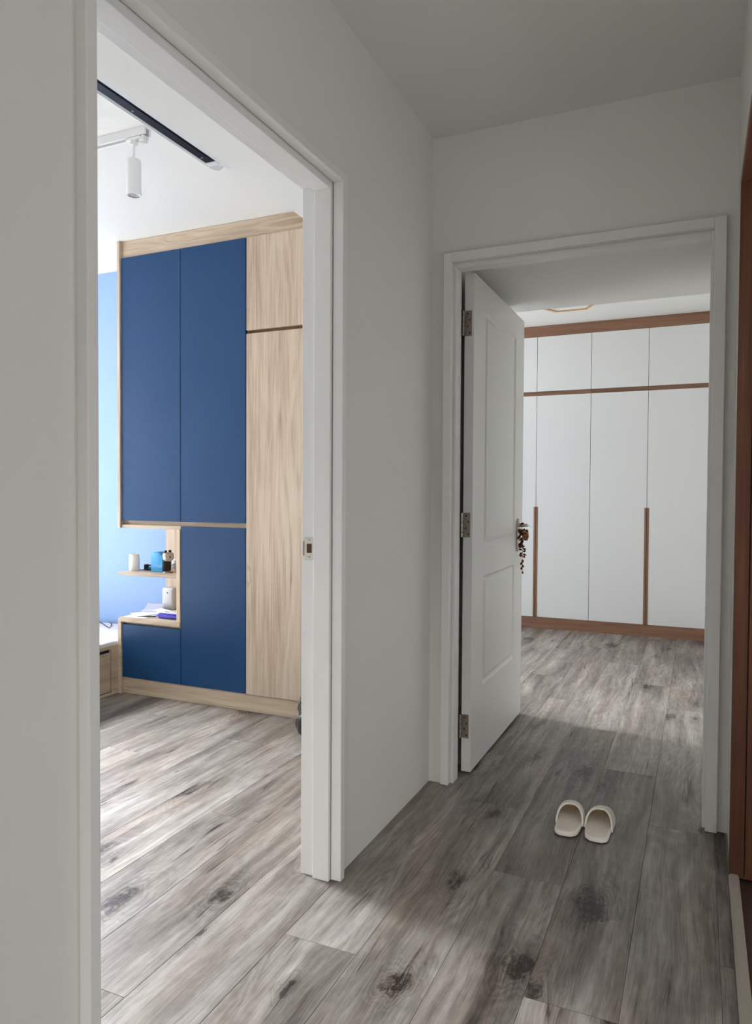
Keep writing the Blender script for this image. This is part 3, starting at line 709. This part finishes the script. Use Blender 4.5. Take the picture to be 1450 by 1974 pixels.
# papers
def sheet(name, label, mat, cx, cy, z, wx, wy, rz, curl=0.0, grp='papers on the niche deck'):
    m = MB(); n = 8; rows = []
    c, s_ = math.cos(rz), math.sin(rz)
    for i in range(n+1):
        r = []
        for j in range(n+1):
            a = (i/n-.5)*wx; b = (j/n-.5)*wy
            zz = z + curl*max(0, (j/n-.4))**2 + .3*curl*max(0, .4-i/n)**2
            r.append((cx+a*c-b*s_, cy+a*s_+b*c, zz))
        rows.append(r)
    rows = [r_ + [(x, y, z_-.0011) for x, y, z_ in reversed(r_)] for r_ in rows]
    vv = m.grid(rows, closed_v=True)
    for row in (vv[0], vv[-1]): m.bm.faces.new(row)
    return tag(m.build(name, mat, None), label, 'paper', grp)
sheet('paper_sheet', 'large white sheet lying lowest at the left end of the niche deck', M['paper'], -2.990, 3.350, DZ+.0016, .150, .230, .12, .0)
sheet('paper_sheet', 'white sheet turned askew on top of the larger sheet', M['paper'], -2.985, 3.380, DZ+.0045, .130, .200, -.42, .03)
sheet('paper_sheet', 'lilac sheet curling up behind the white sheets', M['lilac'], -3.040, 3.450, DZ+.0078, .100, .130, .35, .08)
pen = MB(); pen.tube([(-2.955, 3.230, DZ+.0075), (-2.900, 3.262, DZ+.0075), (-2.862, 3.284, DZ+.0075)], .0042, 8, radii=[.0012, .0042, .0042])
tag(pen.build('pen', M['black'], None, smooth=True), 'dark pen beside the violet packet', 'pen')
# violet packet
pk = thing('snack_packet', 'violet packet with white and yellow top on the niche deck', 'packet', (-2.76, 3.31, DZ))
rows = blob(-2.762, 3.325, DZ+.016, .090, .060, .016, 4.5, 24, 10)
m = MB(); m.grid(rows, closed_v=True); m.build('pouch', M['violet'], pk, smooth=True)
m = MB(); m.grid(blob(-2.760, 3.332, DZ+.030, .078, .050, .0042, 5, 24, 6), closed_v=True); m.build('top_label', M['paper'], pk, smooth=True)
B('print_patch', M['yellow'], pk, (-2.762, -2.715, 3.322, 3.362, DZ+.0335, DZ+.0348), bev=.0004)
B('print_patch', M['violet'], pk, (-2.815, -2.785, 3.300, 3.312, DZ+.0335, DZ+.0348), bev=.0004)
B('print_patch', M['smoke'], pk, (-2.812, -2.780, 3.350, 3.356, DZ+.0335, DZ+.0348), bev=.0004)
m = MB(); m.prism([(-2.858, 3.27), (-2.846, 3.268), (-2.846, 3.382), (-2.858, 3.380), (-2.853, 3.36), (-2.858, 3.34), (-2.853, 3.32), (-2.858, 3.30)], 'Z', DZ+.012, DZ+.0145)
m.build('crimped_end', M['violet'], pk)

# ================================================================== MAIN BEDROOM
WY = 6.352
def ward_unit(x0, x1, label, hx):
    u = thing('wardrobe_unit', label, 'wardrobe', ((x0+x1)/2, 6.65, 0), 'white wardrobe units in the main bedroom')
    B('carcass', M['walnut_h'], u, (x0+.001, x1-.001, WY+.022, 6.955, .0985, 2.544))
    xm = (x0+x1)/2
    for a, b in ((x0, xm), (xm, x1)):
        B('door', M['ward_white'], u, (a+.0018, b-.0018, WY, WY+.019, 2.070, 2.543), bev=.001)
    for a, b, side in ((x0, xm, 1), (xm, x1, -1)):
        HW = .0185
        bx0, bx1 = (a+.0018, b-.0018)
        m = MB()
        if side == 1:
            m.box(bx0, xm-HW, WY, WY+.019, .0995, 2.032); m.box(xm-HW, bx1, WY, WY+.019, 1.066, 2.032)
            hb = (xm-HW, xm-.0018)
        else:
            m.box(xm+HW, bx1, WY, WY+.019, .0995, 2.032); m.box(bx0, xm+HW, WY, WY+.019, 1.066, 2.032)
            hb = (xm+.0018, xm+HW)
        d = m.build('door', M['ward_white'], u)
        B('handle_strip', M['walnut_v'], d, (hb[0], hb[1], WY-.002, WY+.018, .0995, 1.0655), bev=.001)
    return u
ward_unit(-1.764, -.8515, 'white double wardrobe unit nearest the open door with walnut handle strip', None)
ward_unit(-.8515, .061, 'white double wardrobe unit right of the open door unit by the right jamb', None)
tag(B('cornice_board', M['walnut_h'], None, (-1.764, .073, WY-.002, 6.955, 2.545, 2.636), bev=.001), 'walnut cornice board along the top of the white wardrobe', 'cornice')
tag(B('plinth_board', M['walnut_h'], None, (-1.764, .073, WY+.003, WY+.022, 0, .097), bev=.001), 'walnut plinth board along the floor under the white wardrobe', 'plinth')
# six-sided ceiling lamp with wooden rim
LC = (-.9325, 5.577)
lp = thing('ceiling_lamp', 'flat six-sided ceiling lamp with pale wooden rim in front of the white wardrobe', 'lamp', (LC[0], LC[1], 2.60))
def hexa(r): return [(LC[0]+r*math.cos(k*math.pi/3), LC[1]+r*math.sin(k*math.pi/3)) for k in range(6)]
m = MB(); ro, ri = hexa(.2345), hexa(.207); z0, z1 = 2.600, 2.6365
rows = [[(x, y, z0) for x, y in ro], [(x, y, z1) for x, y in ro], [(x, y, z1) for x, y in ri], [(x, y, z0) for x, y in ri]]
m.grid(rows, closed_u=True, closed_v=True); m.build('rim', M['pine'], lp)
m = MB(); m.prism(hexa(.2065), 'Z', 2.606, 2.636); m.build('diffuser', M['plastic_white'], lp)

# ================================================================== SLIPPERS
def slipper(name, label, loc, rz, mir):
    th = thing(name, label, 'slipper', loc, 'pair of slippers on the passage floor')
    L = .238
    def hw(t):  # half width along length 0 heel .. 1 toe
        if t < .16: return .0395*math.sqrt(max(0, 1-((.16-t)/.16)**2.6*.90))
        if t < .62: return .0395 + .0055*math.sin((t-.16)/.46*math.pi/2)
        return .045*math.sqrt(max(0, 1-((t-.62)/.38)**2.2))
    def cxo(t): return mir*.006*math.sin(t*math.pi)
    out = []
    n = 28
    for i in range(n+1): t = (1-math.cos(math.pi*i/n))/2; out.append((cxo(t)+hw(t), t*L))
    for i in range(n, -1, -1): t = (1-math.cos(math.pi*i/n))/2; out.append((cxo(t)-hw(t), t*L))
    # remove coincident toe points
    o2 = []
    for p in out:
        if not o2 or (abs(p[0]-o2[-1][0])+abs(p[1]-o2[-1][1])) > 2.5e-3: o2.append(p)
    MB().prism(o2, 'Z', 0, .005).build('outsole', M['sole'], th, world=False)
    MB().prism(o2, 'Z', .005, .016, .0016).build('footbed_edge', M['slip'], th, smooth=True, world=False)
    ins = [(x*.86+cxo(y/L)*.14, .008+y*(L-.016)/L) for x, y in o2]
    MB().prism(ins, 'Z', .0155, .0185, .001).build('insole', M['insole'], th, smooth=True, world=False)
    def shell(off, k0=0.0):
        rows = []; nt, nf = 16, 20
        for i in range(nt+1):
            row = []
            for j in range(nf+1):
                ph = math.pi*j/nf; s_ = math.sin(ph)
                t0 = .40 + .20*s_**1.5 + k0
                t = t0 + (.995-t0)*(i/nt)**.85
                hh = (.054 - .026*max(0, (t-.5)/.5)**1.4)*math.sqrt(max(0, 1-max(0, (t-.80)/.2)**2.6)) + .006
                x = cxo(t) + (hw(t)+.0035+off)*math.copysign(abs(math.cos(ph))**.80, math.cos(ph))
                z = .006 + max(.004, hh+off)*s_**.85
                row.append((x, t*L + off*1.2*(i/nt), z))
            rows.append(row)
        return rows
    m = MB(); ro = shell(0); m.grid(ro); m.build('upper', M['slip'], th, smooth=True, world=False)
    m = MB(); m.grid(shell(-.0042, .004)); m.build('lining', M['lining'], th, smooth=True, world=False)
    rim = [tuple((Vector(a)+Vector(b))/2) for a, b in zip(ro[0], shell(-.0042, .004)[0])]
    m = MB(); m.tube(rim, .0036, 8); m.build('binding', M['slip'], th, smooth=True, world=False)
    th.rotation_euler = (0, 0, rz)
    return th
slipper('slipper', 'left cream slipper of the pair on the passage floor', (-.404, 2.492, 0), .045, 1)
slipper('slipper', 'right cream slipper of the pair on the passage floor', (-.300, 2.492, 0), -.02, -1)

# ================================================================== DRIED FLOWERS on the door handle
AX = (-.826, 3.690)
fl = thing('dried_flowers', 'dried brown flower and cone bundle hanging from the door handle', 'dried flowers', (AX[0], AX[1], .98))
RT = Vector((math.cos(YAW), math.sin(YAW), 0)); FW = Vector((-math.sin(YAW), math.cos(YAW), 0))
def fp(a, z, d=0): return Vector((AX[0], AX[1], 0)) + RT*a + FW*d + Vector((0, 0, z))
random.seed(5)
m = MB(); m.tube([fp(-.004, 1.005), fp(0, .98), fp(.001, .90), fp(0, .84), fp(.002, .775)], .0009, 5); m.build('string', M['leaf_dark'], fl)
def leafmesh(m, base, direc, ln, wd, curl, nrm):
    d = Vector(direc).normalized(); s_ = d.cross(Vector(nrm)).normalized(); nn = s_.cross(d)
    rows = []
    for i in range(6):
        t = i/5; wv = wd*math.sin(math.pi*min(.98, t*.92+.06))
        c = Vector(base)+d*ln*t + nn*curl*ln*t*t
        rows.append([c - s_*wv + nn*wv*.4, c, c + s_*wv + nn*wv*.4])
    m.grid(rows)
def leafpart(base, direc, ln, wd, curl, mat, name='leaf'):
    m = MB(); leafmesh(m, base, direc, ln, wd, curl, (random.uniform(-.6, .6), -1, random.uniform(-.4, .8)))
    bmesh.ops.solidify(m.bm, geom=list(m.bm.faces), thickness=.0008)
    return m.build(name, mat, fl, smooth=True)
# rust flower head at the top
for k in range(9):
    a = 2*math.pi*k/9
    leafpart(fp(-.004, 1.016), RT*math.cos(a)*.8 + Vector((0, 0, math.sin(a)*.7)) - FW*.5, .017, .006, .3, M['rust'], 'petal')
# ivory ribbon
m = MB(); m.grid([[fp(-.012+.030*t, 1.002+.012*t+.004*math.sin(t*6), -.012), fp(-.010+.030*t, 1.013+.014*t+.003*math.sin(t*6), -.015)] for t in [i/6 for i in range(7)]])
bmesh.ops.solidify(m.bm, geom=list(m.bm.faces), thickness=.0008); m.build('ribbon', M['ribbon'], fl, smooth=True)
m = MB(); m.tube([fp(.016, 1.016, -.012), fp(.030, 1.012, -.012), fp(.044, 1.004, -.010)], .001, 5); m.build('twig', M['ribbon'], fl)
# cone with overlapping scales
core = MB(); core.grid(blob(0, 0, 0, .014, .014, .024, 2.0, 14, 10), closed_v=True)
cc = fp(.013, .958, -.010)
for v in core.bm.verts: v.co += cc
cone = core.build('cone', M['cone'], fl, smooth=True)
for k in range(46):
    t = (k+.5)/46; z = -.024+.048*t; r = .0145*math.sqrt(max(.05, 1-(z/.026)**2)); a = k*2.39996
    d = Vector((math.cos(a), math.sin(a), .75)); m = MB()
    leafmesh(m, cc+Vector((math.cos(a)*r*.8, math.sin(a)*r*.8, z)), d, .009, .0048, -.3, (math.cos(a), math.sin(a), -.6))
    bmesh.ops.solidify(m.bm, geom=list(m.bm.faces), thickness=.0008)
    m.build('cone_scale', M['cone'] if k % 3 else M['leaf_dark'], cone, smooth=True)
# dark curled leaves round the cone and down the string
for k in range(26):
    leafpart(fp(random.uniform(-.016, .010), random.uniform(.905, 1.0), random.uniform(-.008, .008)),
             RT*random.uniform(-.7, .9) + FW*random.uniform(-.6, .6) + Vector((0, 0, random.uniform(-1.2, .2))), random.uniform(.018, .028), random.uniform(.006, .009), random.uniform(-.4, .4),
             random.choice([M['leaf_dark'], M['leaf_dark'], M['leaf']]))
for z, a in ((.902, -1), (.896, 1), (.886, -1), (.880, 1), (.872, -1), (.866, 1), (.858, -1), (.852, 1)):
    leafpart(fp(0, z, random.uniform(-.004, .004)), RT*a + FW*random.uniform(-.5, .3) + Vector((0, 0, random.uniform(-.5, .1))), random.uniform(.016, .024), random.uniform(.005, .008), random.uniform(-.4, .3), random.choice([M['leaf_dark'], M['leaf']]))
for z, a in ((.838, .3), (.824, -.4), (.812, .5), (.800, -.3)):
    leafpart(fp(0, z), RT*a + Vector((0, 0, -1)), .018, .007, random.uniform(-.3, .3), random.choice([M['leaf'], M['leaf_dark']]))
m = MB(); m.grid([[Vector(p) for p in r] for r in blob(*fp(.002, .770), .0055, .0055, .007, 2.0, 12, 8)], closed_v=True); m.build('seed_bead', M['leaf_dark'], fl, smooth=True)
